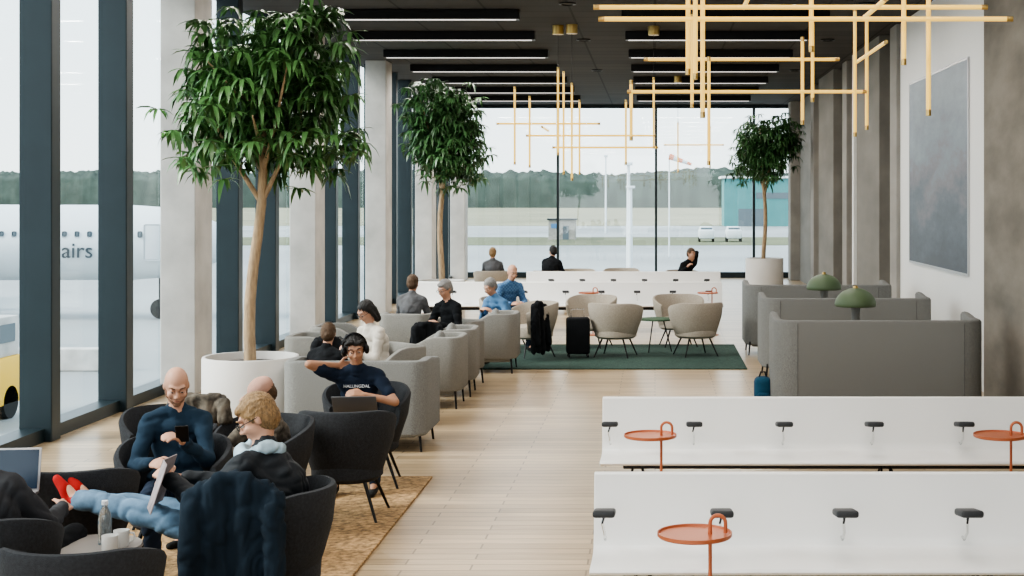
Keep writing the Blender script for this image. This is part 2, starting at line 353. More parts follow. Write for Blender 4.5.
TC(-3.3,9.7,20,'charcoal tub chair beside white planter')
bc=tub_chair((-.55,19.9,0),A(165),m_beige,'tub_chair','beige felt tub chair with thin black legs on green rug',w=.315)
bc['group']='beige tub chairs'
def BC(x,y,deg,label=None): return dup(bc,(x,y,0),A(deg),label)
BC(.57,20.0,200); BC(-.95,21.2,-20); BC(.35,21.3,10)
BC(-2.2,20.9,30,'beige tub chair under person in plaid shirt'); BC(-1.72,19.9,-60,'beige tub chair with black coat on its back')
BC(-1.6,29.3,0,'beige tub chair behind the far bench'); BC(-.7,29.6,0,'beige tub chair behind the far bench'); BC(-2.1,28.9,160,'beige tub chair under person in black'); BC(.6,28.9,30,'beige tub chair under person resting chin'); BC(-3.3,28.9,180,'beige tub chair under blond person')

# ------------------------------------------------------------------ lounge armchair + booth sofa
def rounded_u(wx,dy,rc,front):
    pts=[]; hx=wx/2; pts.append(((-hx,-front),(-1,0)))
    for k in range(1,7): pts.append(((-hx,-front+(dy-rc+front)*k/7),(-1,0)))
    for k in range(9):
        a=A(180-90*k/8); pts.append(((-hx+rc+rc*math.cos(a),dy-rc+rc*math.sin(a)),(math.cos(a),math.sin(a))))
    for k in range(1,10): pts.append(((-hx+rc+(wx-2*rc)*k/10,dy),(0,1)))
    for k in range(9):
        a=A(90-90*k/8); pts.append(((hx-rc+rc*math.cos(a),dy-rc+rc*math.sin(a)),(math.cos(a),math.sin(a))))
    for k in range(1,8): pts.append(((hx,dy-rc-(dy-rc+front)*k/7),(1,0)))
    return pts
def u_sofa(name,loc,yaw,W,dep,h,z0,t,arm,mat,label,cat,cush=1,rc=.09,seams=()):
    p=E(name,loc,yaw,label=label,category=cat)
    path=rounded_u(W-t,dep/2-t/2,rc,dep/2); n=len(path)
    def sec(u):
        y=path[int(round(u*(n-1)))][0][1]; k=min(1,max(0,(y+dep/2)/(dep*.55))); k=k*k*(3-2*k)
        zt=arm+(h-arm)*k; a=t/2
        return [(a*.6,z0),(a,z0+.02),(a,zt-.03),(a*.7,zt-.008),(0,zt),(-a*.7,zt-.008),(-a,zt-.03),(-a,z0+.02),(-a*.6,z0)]
    O('backrest',B().sweep(path,sec).mesh(),mat,p)
    iw=W-2*t-.01; cw=iw/cush
    O('seat_base',B().box((0,-t/2,(z0+.27)/2+.03),(iw,dep-t-.02,.24),.02).mesh(),mat,p)
    for i in range(cush):
        O('seat_cushion',B().box((-iw/2+cw*(i+.5),-t/2-.01,.38),(cw-.012,dep-t-.02,.14),.035,3).mesh(),mat,p)
    for sx in seams: O('seam',B().tube([(sx,dep/2+.001,z0+.02),(sx,dep/2+.001,h-.03)],.003,6).mesh(),m_seam,p)
    for sx in (-1,1):
        for sy in (-1,1):
            O('leg',B().tube([(sx*(W/2-.07),sy*(dep/2-.08),z0+.05),(sx*(W/2-.05),sy*(dep/2-.06),0)],[.014,.01],8).mesh(),m_black,p)
    return p
sf=u_sofa('booth_sofa',(2.25,14.55,0),A(180),2.10,.80,1.0,.14,.09,1.03,m_tweed,'high-backed grey tweed booth sofa with rounded corners','sofa',cush=3,rc=.20,seams=(-.83,.83))
sf['group']='booth sofas'
dup(sf,(2.36,17.75,0),A(180)); dup(sf,(2.33,20.5,0),A(180))
u_sofa('sofa',(-2.62,12.75,0),A(180),1.26,.8,.80,.14,.10,.76,m_tweed,'grey tweed two-seat sofa beside white planter','sofa',cush=2,rc=.09)
ac=u_sofa('armchair',(-2.36,15.25,0),A(-90),.68,.66,.76,.19,.075,.60,m_tweedL,'light grey tweed armchair with thin black legs','armchair',rc=.11); ac['group']='light grey armchairs'
dup(ac,(-2.34,16.15,0),A(-88)); dup(ac,(-2.68,14.1,0),A(-45),'light grey armchair under person in cream sweater'); dup(ac,(-3.15,18.3,0),A(170),'light grey armchair under person in grey shirt')
dup(ac,(-2.46,17.05,0),A(-35),'light grey armchair under grey-haired person'); dup(ac,(-2.08,18.3,0),A(-90)); dup(ac,(-3.6,15.3,0),A(90)); dup(ac,(-3.6,16.4,0),A(90))
cu=None
for (x,y,r) in ((-2.33,15.25,0),(-2.31,16.15,.0),(-2.05,18.3,.1)):
    if cu is None: cu=O('cushion',B().sph((0,0,.0),(.075,.19,.18),sub=3).remesh(.02,2),m_tweed,loc=(x,y,.63),rot=(0,.2,0),label='round-cornered grey cushion on armchair',category='cushion',group='grey cushions')
    else: dup(cu,(x,y,.63),r)
bt=None
for y in (16.1,19.1):
    if bt is None:
        bt=E('booth_table',(2.27,y,0),label='white oval table between booth sofas',category='table',group='booth tables')
        O('table_top',B().box((0,0,.735),(1.1,.6,.03),.012).mesh(),m_tabletop,bt); O('pedestal',B().lathe([(.25,0),(.25,.012),(.03,.03),(.03,.72)],24).mesh(),m_black,bt)
        gl=E('mushroom_lamp',(2.27,y,.75),label='sage green dome table lamp on booth table',category='table lamp',group='green dome lamps')
        dome=[(0,.455)]+[(.235*math.sin(A(a)),.255+.20*math.cos(A(a))) for a in range(8,91,6)]+[(.225,.245),(.06,.235)]
        O('lamp_shade',B().lathe(dome,48).mesh(),m_green,gl,ang=70)
        O('stem',B().lathe([(.10,0),(.10,.015),(.06,.03),(.045,.12),(.055,.24)],24).mesh(),m_tweed,gl); O('finial',B().lathe([(0,.485),(.02,.48),(.028,.468),(.028,.45)],16).mesh(),m_brass,gl)
    else: dup(bt,(2.27,y,0)); dup(gl,(2.27,y,.75))
p=E('backpack',(1.13,14.9,0),label='dark blue bag standing on floor by booth sofa',category='bag')
mb=cloth('teal_blue_nylon',(.02,.07,.12))
O('bag_body',B().box((0,0,.18),(.18,.24,.34),.06,3).mesh(),mb,p); O('pocket',B().box((-.0,-.13,.12),(.13,.06,.16),.025,2).mesh(),mb,p); O('grab_handle',B().tube([(-.04,0,.34),(-.02,0,.40),(.02,0,.40),(.04,0,.34)],.009,8).mesh(),m_black,p)

# ------------------------------------------------------------------ bench rows
def bench(y,x0,x1,label,pads):
    p=E('long_bench',((x0+x1)/2,y,0),label=label,category='bench'); cx=(x0+x1)/2
    prof=[(-.27,.435),(-.255,.45),(.0,.435),(.13,.435),(.18,.455),(.205,.50),(.27,.80),(.285,.81),(.30,.80),(.235,.49),(.205,.425),(.16,.405),(-.0,.405),(-.255,.42)]
    o=O('seat_shell',B().extr(prof,x0-cx,x1-cx).mesh(),m_bench,p); bv=o.modifiers.new('b','BEVEL'); bv.width=.004; bv.segments=2; bv.limit_method='ANGLE'
    O('beam',B().box((0,.03,.375),(x1-x0-.3,.06,.05),.006).mesh(),m_black,p,smooth=False)
    n=max(2,int((x1-x0)/1.5)+1)
    for i in range(n):
        lx=x0-cx+.25+(x1-x0-.5)*i/(n-1)
        for a,b in ((-.10,.10),(.10,-.10)):
            O('leg',B().tube([(lx+a,-.22,.0),(lx+a*.3,.0,.37),(lx+b*.3,.05,.37),(lx+b,.28,.0)],.008,8).mesh(),m_black,p)
    for x in pads:
        q=O('armrest',B().box((0,0,0),(.11,.19,.035),.013,3).mesh(),m_pad,p,loc=(x-cx,.02,.655),rot=(A(-8),0,0))
        O('bracket',B().tube([(0,.02,-.015),(-.01,.0,-.05),(0,.05,-.10),(.0,.13,-.14),(0,.17,-.13)],.007,8).mesh(),m_chrome,q)
bench(7.0,-.31,3.55,'long white shell bench with dark armrests',[-.25,.33,.94,1.55,2.16,2.77])
bench(9.78,-.37,3.55,'long white shell bench with dark armrests and red tray tables',[-.31,.27,.89,1.51,2.13,2.75])
bench(23.9,-4.05,1.14,'long white shell bench by the green rug',[-3.4,-2.8,-2.2,-1.5,-.9,-.3,.3,.9])
bench(27.4,-2.5,1.27,'long white shell bench near tall windows',[-2.0,-1.4,-.8,-.2,.4,1.0])
tt=None
for (x,y) in ((.18,6.45),(-.03,9.15),(2.22,9.15),(-1.08,23.2),(.86,23.2)):
    if tt is None:
        tt=E('tray_table',(x,y,0),label='terracotta red tray table with loop handle',category='side table',group='red tray tables')
        O('tray',B().lathe([(0,.675),(.165,.675),(.17,.68),(.17,.695),(.165,.695),(.162,.685),(0,.685)],40).mesh(),m_copper,tt)
        hp=[(.07,0,0.0),(.07,0,.70)]+[(.07+.035-.035*math.cos(A(k*18)),0,.735+.035*math.sin(A(k*18))) for k in range(11)]+[(.14,0,.69)]
        O('handle_post',B().tube(hp,.009,10).mesh(),m_copper,tt)
        O('base',B().lathe([(0,0),(.15,0),(.15,.010),(.02,.018),(0,.018)],32,(.03,0,0)).mesh(),m_copper,tt)
    else: dup(tt,(x,y,0))

# ------------------------------------------------------------------ trees
def tree(x,y,seed,lean,cz,rx,rz,ncl,label,leaf=.19,lm=m_leaf,pr=.43,ph=.78):
    r=random.Random(seed)
    t=E('potted_tree',(x,y,0),label=label,category='plant')
    O('planter',B().lathe([(0,0),(pr*.93,0),(pr*.96,.02),(pr,.10),(pr,ph-.02),(pr*.985,ph),(pr*.93,ph),(pr*.92,ph-.08),(0,ph-.08)],48).mesh(),m_pot,t)
    O('soil',B().lathe([(0,ph-.05),(pr*.5,ph-.055),(pr*.90,ph-.07),(pr*.90,ph-.078)],24).mesh(),m_soil,t)
    b=B(); tr=[]
    for i in range(9):
        k=i/8; tr.append(V((lean*k+.03*math.sin(k*7+seed),.03*math.cos(k*5+seed),ph-.08+(cz-.15-ph+.08)*k)))
    b.tube(tr,[.055-.02*i/8 for i in range(9)],12)
    for i in range(9):
        a=i*2.4+seed; st=tr[5+i%4]; e=V((lean+math.cos(a)*rx*.6,math.sin(a)*rx*.6,cz+r.uniform(-.3,.6)*rz)); mid=(st+e)/2+V((0,0,-.06)); b.tube([st,mid,e],[.024,.016,.007],8)
    O('trunk',b.mesh(),m_bark,t)
    vs=[];fs=[]
    blobs=[(V((lean+r.uniform(-.5,.5)*rx,r.uniform(-.5,.5)*rx,cz+r.uniform(-.5,.5)*rz)),r.uniform(.42,.6)) for _ in range(20)]+[(V((lean,0,cz)),.75)]
    for c in range(ncl):
        bc_,br_=r.choice(blobs); d=V((r.gauss(0,1),r.gauss(0,1),r.gauss(0,1))).normalized()
        o=bc_+V((d.x*rx,d.y*rx,d.z*rz))*br_*(.55+.45*r.random())
        nl=r.randint(7,10); a0=r.random()*6.28
        for j in range(nl):
            a=a0+j*6.28/nl+r.uniform(-.2,.2); L=leaf*r.uniform(.75,1.25); w=L*.12; dr=r.uniform(.25,1.3)
            dh=V((math.cos(a),math.sin(a),0)); sd=V((-math.sin(a),math.cos(a),r.uniform(-.3,.3))); k0=len(vs)
            ru=r.uniform(.0,.4)
            for (q,wd) in ((0.05,.15),(.35,1.),(.7,.8),(1,.0)):
                pt=o+dh*(L*q*(1-.25*q*dr))+V((0,0,L*(ru*q-dr*q*q)))
                if wd>0: vs+= [pt-sd*w*wd,pt+V((0,0,-w*.25)),pt+sd*w*wd]
                else: vs.append(pt)
            for q in (0,3): fs+=[(k0+q,k0+q+1,k0+q+4,k0+q+3),(k0+q+1,k0+q+2,k0+q+5,k0+q+4)]
            fs+=[(k0+6,k0+7,k0+9),(k0+7,k0+8,k0+9)]
    me=D.meshes.new('foliage'); me.from_pydata(vs,[],fs)
    O('foliage',me,lm,t,kind='stuff')
tree(-3.68,12.95,3,.10,3.20,.88,.92,700,'large leafy indoor tree in round white planter',leaf=.18)
tree(-3.8,25.2,8,.05,3.38,.98,1.05,700,'leafy indoor tree near concrete columns',lm=m_leaf2)
tree(2.60,33.8,5,.0,3.38,.90,.92,600,'leafy indoor tree in white planter by tall windows',lm=m_leaf2,pr=.45,ph=.82)

# ------------------------------------------------------------------ people
def ik(a,b,l1,l2,h):
    d=b-a; L=min(d.length,.998*(l1+l2)); dn=d.normalized(); x=(l1*l1-l2*l2+L*L)/(2*L); hh=math.sqrt(max(0,l1*l1-x*x))
    h=V(h); hp=(h-h.dot(dn)*dn).normalized(); return a+dn*x+hp*hh, a+dn*L
HS=.95
def person(label,x,y,yaw=0,seat=.45,lean=-8,side=0,hy=0,hp=10,hr=0,Lh=(.10,-.36,.70),Rh=(-.10,-.36,.70),Lf=(.13,-.50,.09),Rf=(-.13,-.50,.09),
           top=None,bottom=None,shoe=None,hair='short',hmat=None,skin=None,vox=.009,sc=1.,sleeve='long',Ln=(-.6,0,-.6),Rn=(.6,0,-.6),toe=(0,-1,0),coat=1.0,lz=0,Le=(.7,.5,-1),Re=(-.7,.5,-1),extra=(),slump=.0,quilt=0,SW=.155):
    skin=skin or m_skin; top=top or c_black; bottom=bottom or c_ddenim; shoe=shoe or c_shoe; hmat=hmat or m_hbrown
    t=V((math.sin(A(side)),-math.sin(A(lean)),math.cos(A(lean)))).normalized(); pel=V((0,0,seat+.09+lz)); chest=pel+t*.26
    t2=(t+V((0,-.35-slump,0))).normalized(); nb=chest+t2*.225
    tr=Euler((A(lean),A(side),0)).to_matrix()
    shx={1:nb-t*.068+V((SW,0.01,0)),-1:nb-t*.068+V((-SW,0.01,0))}
    hd=(t2+V((0,-.05,1.3))).normalized(); hc=nb+hd*.150+V((0,-.022,0))
    H=Euler((0,0,A(hy))).to_matrix()@Euler((A(hp),A(hr),0)).to_matrix()
    hl=lambda v: hc+H@(V(v)*HS)
    hs=lambda r: tuple(q*HS for q in r) if hasattr(r,'__len__') else r*HS
    body=B()
    def torso(b,k,kk=1):
        b.sph(pel+V((0,0,.01)),(.160*k,.125*k,.12*k),tr); b.sph(pel+t*.14,(.145*k,.120*k,.15*k),tr); b.sph(chest+t*.01,(.155*k,.118*k,.165*k),tr)
        b.sph(chest+t2*.12,(.140*k,.100*k,.10*k),tr)
        for s in (1,-1):
            b.cap(shx[s],.054*k,nb+V((s*.035,0,-.01)),.048*k); b.cap(shx[s]-V((s*.03,0,.01)),.062*k,chest+t*.04+V((s*.06,0,0)),.092*k)
    torso(body,.80); body.cap(nb-t*.04,.052,hc-H@V((0,-.01,.05)),.046)
    body.sph(hl((0,.014,.028)),hs((.074,.092,.094)),H,3); body.sph(hl((0,-.020,-.030)),hs((.060,.068,.070)),H,3); body.sph(hl((0,-.030,-.072)),hs((.046,.050,.036)),H,3); body.sph(hl((0,-.064,-.092)),hs((.022,.018,.018)),H)
    body.cap(hl((0,-.082,.022)),.0075,hl((0,-.104,-.016)),.0095); body.sph(hl((0,-.106,-.022)),.0115)
    for s in (1,-1):
        body.sph(hl((s*.010,-.098,-.027)),.0085)
        body.cap(hl((s*.012,-.084,.032)),.0085,hl((s*.046,-.070,.036)),.009)
        body.sph(hl((s*.038,-.060,-.026)),hs((.024,.022,.024)),H); body.sph(hl((s*.074,.014,-.006)),hs((.009,.018,.030)),H)
    body.cap(hl((-.014,-.086,-.052)),.0065,hl((.014,-.086,-.052)),.0065); body.cap(hl((-.012,-.084,-.063)),.0070,hl((.012,-.084,-.063)),.0070)
    arms={}
    for s,hh,nn,ee in ((1,Lh,Ln,Le),(-1,Rh,Rn,Re)):
        el,wr=ik(shx[s],V(hh),.28,.25,V(ee)); arms[s]=(shx[s],el,wr); body.cap(shx[s],.041,el,.034); body.cap(el,.035,wr,.024)
        f=(wr-el).normalized(); n=V(nn); n=(n-n.dot(f)*f).normalized(); sd=f.cross(n)
        if sd.z<0: sd=-sd
        for i in range(4):
            o=sd*(.030-.020*i); a=wr+f*.015+o*.6; bb=wr+f*.082+o; body.cap(a,.014,bb,.011)
            ln=(.075,.083,.077,.060)[i]; q=bb
            for j,(fr,an) in enumerate(((.42,28),(.33,62),(.25,88))):
                dr=f*math.cos(A(an))+n*math.sin(A(an)); q2=q+dr*ln*fr; body.cap(q,.0090-.0006*j,q2,.0084-.0006*j,1); q=q2
        a=wr+f*.025+sd*.022; q=a+(f*.6+sd*.8+n*.3).normalized()*.045; body.cap(a,.014,q,.011); body.cap(q,.011,q+(f*.9+sd*.2+n*.6).normalized()*.035,.009)
    legs={}; up=abs(V(toe).z)>.5
    for s,ff in ((1,Lf),(-1,Rf)):
        hip=pel+V((s*.09,0,0)); kn,an=ik(hip,V(ff),.44,.43,(s*.12,-.5,1)); legs[s]=(hip,kn,an); body.cap(hip,.068,kn,.046); body.cap(kn,.044,an,.033); body.cap(an,.028 if up else .032,an+V(toe)*(.05 if up else .10)+(V((0,-.03,0)) if up else V((0,0,-.03))),.020)
    root=O('person',body.remesh(vox,2),skin,loc=(x,y,0),rot=(0,0,yaw),ang=180,label=label,category='person'); root.scale=(sc,sc,sc)
    for s in (1,-1):
        O('eye',B().sph(hl((s*.030,-.0735,.010)),.0125,sub=2).mesh(),m_eyew,root); O('iris',B().sph(hl((s*.030,-.0835,.006)),.0055,sub=2).mesh(),m_iris,root)
        O('eyelid',B().sph(hl((s*.030,-.0730,.0135)),(.0140,.0135,.0105),H,2).mesh(),skin,root)
        O('eyebrow',B().tube([hl((s*.014,-.0935,.036)),hl((s*.032,-.0900,.041)),hl((s*.050,-.0760,.036))],[.0026,.0036,.002],6).mesh(),hmat,root)
    O('mouth',B().sph(hl((0,-.0915,-.0575)),(.0185,.0045,.0022),H,2).mesh(),m_lip,root)
    g=B(); torso(g,1.0*coat); lx=1+ (coat-1)*1.3
    g.cap(pel+t*.03+V((-.07,0,0)),.114*coat,pel+t*.03+V((.07,0,0)),.114*coat)
    for s in (1,-1):
        sh,el,wr=arms[s]
        if sleeve=='long': g.cap(sh,.058*lx,el,.047*lx); g.sph(el,.051*lx); g.cap(el,.048*lx,el+(wr-el)*.93,.035*lx); g.sph(el+(wr-el)*.93,.039*lx)
        else: g.cap(sh,.058,sh+(el-sh)*.62,.056)
    g.cap(nb-t*.03,.062*coat,nb+hd*.022,.056*coat)
    fo=.009 if vox<.012 else .007
    O('top',g.remesh(max(vox,.009),3,.010,7,fold=fo,quilt=quilt),top,root,ang=180)
    g=B(); g.sph(pel+V((0,0,-.015)),(.168,.135,.11),tr)
    for s in (1,-1):
        hip,kn,an=legs[s]; g.cap(hip,.084,kn,.061); g.sph(kn,.062); g.cap(kn,.060,kn+(an-kn)*.95,.046)
    O('trousers',g.remesh(max(vox,.010),3,.010,9,fold=fo),bottom,root,ang=180)
    for s in (1,-1):
        hip,kn,an=legs[s]; tv=V(toe)
        if up: b=B().cap(an+(kn-an)*.12,.034,an,.034).cap(an+V((0,-.03,-.015)),.029,an+V((0,-.06,.05)),.030).cap(an+V((0,-.06,.05)),.030,an+V((0,-.10,.095)),.022)
        else: dn=V((0,0,-1)); b=B().cap(an-tv*.03+dn*.030,.034,an+tv*.06+dn*.038,.034).cap(an+tv*.06+dn*.038,.034,an+tv*.15+dn*.048,.026).cap(an,.036,an+dn*.03,.038)
        O('shoe',b.remesh(.009,3),shoe,root,ang=180)
    if hair!='bald':
        h=B()
        h.sph(hl((0,.022,.036)),hs((.081,.096,.096)),H,3)
        if hair in('short','long','curly','side'): h.sph(hl((0,.042,-.008)),hs((.078,.071,.083)),H,3)
        for s in (1,-1): h.cap(hl((s*.070,-.008,.03)),.012,hl((s*.072,-.004,.002)),.008)
        if hair=='side': h.cap(hl((-.036,-.050,.080)),.016,hl((.046,-.050,.078)),.013); h.sph(hl((0,-.008,.076)),hs((.068,.076,.034)),H,3)
        if hair=='long':
            h.cap(hl((0,.07,-.02)),.055,hl((0,.075,-.15)),.040)
            for s in (1,-1): h.cap(hl((s*.068,.01,.03)),.022,hl((s*.070,.03,-.11)),.020)
        if hair=='curly':
            rr=random.Random(4)
            for i in range(26):
                a=rr.uniform(-1.9,1.9)+math.pi/2; zz=rr.uniform(.02,.10); h.sph(hl((.074*math.cos(a),.02+.082*math.sin(a),zz)),rr.uniform(.016,.025),H,2)
            for i in range(8): h.sph(hl((-.06+.017*i,-.058,.080+.01*math.sin(i))),.017,H,2)
        me=h.remesh(.007 if vox<.01 else .009,2)
        Hi=H.inverted(); ka=.6 if hair=='side' else 1
        for v in me.vertices:
            q=Hi@(v.co-hc); an=math.atan2(q.x,q.z+.02)
            v.co+=v.normal*ka*(.0030*math.sin(an*34+q.y*25+2*noise.noise(q*18))+.004*noise.noise(q*30))
        O('hair',me,hmat,root,ang=180)
    for e in extra: e(root,hl,H,nb,t,pel,arms,hd,hs,chest)
    return root
def glasses(root,hl,H,*a):
    b=B()
    for s in (1,-1):
        b.tube([hl((s*.032+.022*math.cos(k*.628),-.100,.008+.017*math.sin(k*.628))) for k in range(10)],.0020,6,closed=True)
        b.tube([hl((s*.054,-.098,.010)),hl((s*.078,-.05,.010)),hl((s*.08,.02,.006))],.0020,6)
    b.tube([hl((-.01,-.102,.010)),hl((.01,-.102,.010))],.0020,6); O('glasses',b.mesh(),m_black,root)
def beard(mt):
    def f(root,hl,H,nb,t,pel,arms,hd,hs,chest):
        b=B().sph(hl((0,-.025,-.070)),hs((.0535,.056,.040)),H,3).sph(hl((0,-.064,-.094)),hs((.027,.023,.022)),H,3)
        for s in (1,-1): b.cap(hl((s*.062,-.01,-.015)),.009,hl((s*.052,-.025,-.055)),.015)
        b.cap(hl((-.018,-.0875,-.0435)),.005,hl((.018,-.0875,-.0435)),.005)
        O('beard',b.remesh(.006,2,.002,60),mt,root,ang=180)
    return f
def headphones(root,hl,H,nb,t,pel,arms,hd,hs,chest):
    O('headband',B().tube([hl((.096*math.cos(A(k)),.01,.02+.122*math.sin(A(k)))) for k in range(0,181,15)],.009,8).mesh(),m_black,root)
    for s in (1,-1): O('ear_cup',B().sph(hl((s*.092,.0,-.006)),(.024,.036,.044),H).mesh(),m_black,root)
def capf(mt):
    def f(root,hl,H,nb,t,pel,arms,hd,hs,chest):
        O('cap',B().sph(hl((0,.014,.056)),hs((.092,.108,.082)),H,3).sph(hl((0,-.115,.060)),hs((.060,.066,.011)),H,3).remesh(.007,2),mt,root,ang=180)
    return f
def scarf(mt):
    def f(root,hl,H,nb,t,pel,arms,hd,hs,chest):
        b=B(); c=nb+t*.005
        for k in range(12): 
            a1=k*6.283/12; a2=(k+1)*6.283/12
            b.cap(c+V((.086*math.cos(a1),.080*math.sin(a1)-.015,.02*math.sin(2*a1))),.030,c+V((.086*math.cos(a2),.080*math.sin(a2)-.015,.02*math.sin(2*a2))),.030)
        b.cap(c+V((.03,-.10,-.01)),.040,chest+V((.09,-.16,-.02)),.040)
        b.cap(c+V((-.04,-.10,-.01)),.034,chest+V((-.03,-.16,.04)),.030)
        O('scarf',b.remesh(.009,2,.008,30,fold=.012),mt,root,ang=180)
    return f
def chest_text(s,size):
    def f(root,hl,H,nb,t,pel,arms,hd,hs,chest):
        me=text_mesh(s,size,.004); o=O('chest_print',me,m_whitetxt,root,smooth=False)
        lean=math.atan2(-t.y,t.z); o.rotation_euler=(A(90)+lean,0,0); f_=V((0,-math.cos(lean),-math.sin(lean))); o.location=chest+t*.055+f_*.142
    return f

stub=M('stubble_beard',(.22,.115,.07),.8,var=.3,scale=60)
person('bald bearded person in dark blue sweater looking at phone',-2.86,8.50,A(16),seat=.40,lean=-16,hp=26,hy=6,Lh=(.05,-.32,.82),Rh=(-.12,-.32,.70),top=c_navy,bottom=c_ddenim,hair='bald',hmat=m_hbrown,vox=.0075,Lf=(.20,-.44,.09),Rf=(-.1,-.42,.09),extra=(beard(stub),),slump=.1,sc=.98)
person('blond person in glasses, black puffer jacket and pale scarf, legs stretched',-2.08,7.22,A(-100),seat=.36,lean=-35,hp=32,hy=14,Lh=(.06,-.36,.74),Rh=(-.13,-.38,.70),Lf=(.06,-.92,.64),Rf=(-.06,-.90,.61),toe=(0,-.25,1),top=c_puffer,bottom=c_denim,shoe=c_red,hair='side',hmat=m_hblond,vox=.0075,coat=1.14,quilt=.005,extra=(glasses,scarf(c_scarf)),slump=.40,sc=1.06)
person('person in dusty pink cap and mottled grey-brown coat, slouching',-2.58,9.25,A(-40),seat=.36,lean=-24,hp=32,hy=-15,top=c_camo,bottom=c_ddenim,hair='short',hmat=m_hbrown,vox=.010,coat=1.10,extra=(capf(c_pink),),sc=.88,slump=.2)
person('dark-haired person in navy t-shirt and headphones, arm raised',-2.26,10.95,A(4),seat=.40,lean=2,side=-3,hp=16,hy=8,hr=-7,Rh=(-.165,-.12,.97),Lh=(.06,-.30,.76),Re=(-1,-.5,-.5),Le=(1,-.2,-.7),Ln=(-1,0,-.1),Rn=(1,.2,.1),top=c_tee,sleeve='short',bottom=c_ddenim,hair='curly',hmat=m_hblack,skin=m_skinT,vox=.0075,sc=.97,Lf=(.15,-.40,.09),Rf=(-.15,-.40,.09),extra=(headphones,chest_text('HALLINGDAL',.034)),slump=.1)
person('person in dark grey jacket seated with open laptop',-3.06,6.72,A(180),seat=.38,lean=-10,hp=15,top=c_charcl,bottom=c_black,hair='short',hmat=m_hbrown,vox=.01,coat=1.12,Lh=(.12,-.38,.66),Rh=(-.10,-.38,.66),side=24,Re=(-.6,.2,-.9))
person('brown-haired person in dark jacket on grey sofa, seen from behind',-2.98,12.85,A(165),seat=.40,lean=-6,hp=18,hy=20,top=c_black,hair='short',hmat=m_hbrown,vox=.012,coat=1.08,sc=.88,skin=m_skin)
person('dark-haired person in cream sweater looking down at phone',-2.75,14.1,A(-45),seat=.45,lean=2,hp=34,hy=0,top=c_white,bottom=c_grey,hair='long',hmat=m_hblack,vox=.011,Lh=(.05,-.34,.78),Rh=(-.05,-.34,.78),extra=(glasses,),sc=.95,coat=1.05)
person('grey-haired person in glasses and black top holding jacket',-2.44,17.0,A(-35),seat=.45,lean=-2,hp=22,hy=-6,top=c_black,bottom=c_ddenim,hair='side',hmat=m_hgrey,vox=.011,Lh=(.08,-.30,.76),Rh=(-.10,-.34,.74),extra=(glasses,),sc=.98)
person('dark-haired person in grey shirt seen from behind',-3.15,18.35,A(170),seat=.44,lean=-4,hp=6,top=c_grey,hair='short',hmat=m_hbrown,vox=.013,skin=m_skinT,sc=.97)
person('balding person in blue plaid shirt leaning forward',-2.2,20.85,A(35),seat=.46,lean=12,hp=20,hy=-5,top=c_plaid,bottom=c_ddenim,hair='bald',hmat=m_hgrey,vox=.013,coat=1.08)
person('person in blue shirt bending over beside armchair',-2.02,19.35,A(-40),seat=.38,lean=22,hp=30,top=c_blue,bottom=c_ddenim,hair='short',hmat=m_hgrey,vox=.013)
person('person in black jacket behind far bench',-2.12,28.9,A(160),seat=.44,lean=-2,hp=10,hy=50,top=c_black,hair='short',hmat=m_hblack,vox=.016,coat=1.1)
person('blond person in grey clothes behind far bench',-3.3,28.9,A(180),seat=.40,lean=-10,hp=10,top=c_grey,hair='short',hmat=m_hblond,vox=.016)
person('person in black leaning head on hand behind far bench',.6,28.95,A(40),seat=.42,lean=10,hp=10,hr=10,top=c_black,hair='short',hmat=m_hbrown,vox=.014,Lh=(.10,-.17,1.04),Rh=(-.2,-.3,.85))

# ------------------------------------------------------------------ held and loose things
def phone(x,y,z,rx,rz,label): 
    p=E('smartphone',(x,y,z),label=label,category='phone'); p.rotation_euler=(rx,0,rz)
    O('case',B().box((0,0,0),(.072,.009,.14),.004).mesh(),m_black,p); O('screen',B().box((0,.0052,0),(.066,.001,.13)).mesh(),m_screen,p,smooth=False)
phone(-2.70,8.12,.865,A(42),A(14),'black smartphone held by bald person')
phone(-3.00,13.80,.82,A(50),A(-45),'black smartphone held by person in cream sweater')
def laptop(x,y,z,yaw,open_,label,w=.32,mt=None):
    mt=mt or m_alu
    p=E('laptop',(x,y,z),yaw,label=label,category='laptop')
    O('base',B().box((0,0,.008),(w,.22,.016),.005).mesh(),mt,p); O('keyboard',B().box((0,.01,.0165),(w*.85,.11,.002)).mesh(),m_black,p,smooth=False)
    s=O('screen_lid',B().box((0,0,.11),(w,.008,.22),.003).mesh(),mt,p,loc=(0,.108,.014),rot=(-open_,0,0)); O('display',B().box((0,-.0048,.11),(w*.93,.001,.20)).mesh(),m_screen,s,smooth=False)
laptop(-2.19,10.50,.60,A(184),A(40),'dark grey laptop open on lap of headphones person',mt=m_alud)
laptop(-3.34,7.25,.68,A(6),A(12),'silver laptop open in front of grey jacket person')
p=E('magazine',(-2.50,7.12,.78),A(-80),label='open magazine held by reclining person',category='magazine')
for s in (-1,1): O('page',B().box((s*.085,0,0),(.17,.006,.25),.002).mesh(),m_paper,p,rot=(A(-18),0,s*.25),smooth=False)
t=E('coffee_table',(-2.76,6.95,0),label='small round pale coffee table with black stem',category='table')
O('table_top',B().lathe([(0,.49),(.235,.49),(.245,.50),(.24,.512),(0,.512)],40).mesh(),m_tabletop,t); O('stem',B().lathe([(.16,.02),(.16,.03),(.018,.045),(.018,.49)],24).mesh(),m_black,t)
b=E('water_bottle',(-2.70,6.98,.512),label='clear plastic water bottle on coffee table',category='bottle')
O('bottle_body',B().lathe([(0,0),(.03,0),(.033,.01),(.031,.06),(.033,.11),(.028,.15),(.014,.18),(.013,.195),(0,.195)],24).mesh(),m_clear,b); O('bottle_cap',B().lathe([(0,.214),(.015,.213),(.015,.193),(0,.193)],16).mesh(),m_whitetxt,b)
mg=None
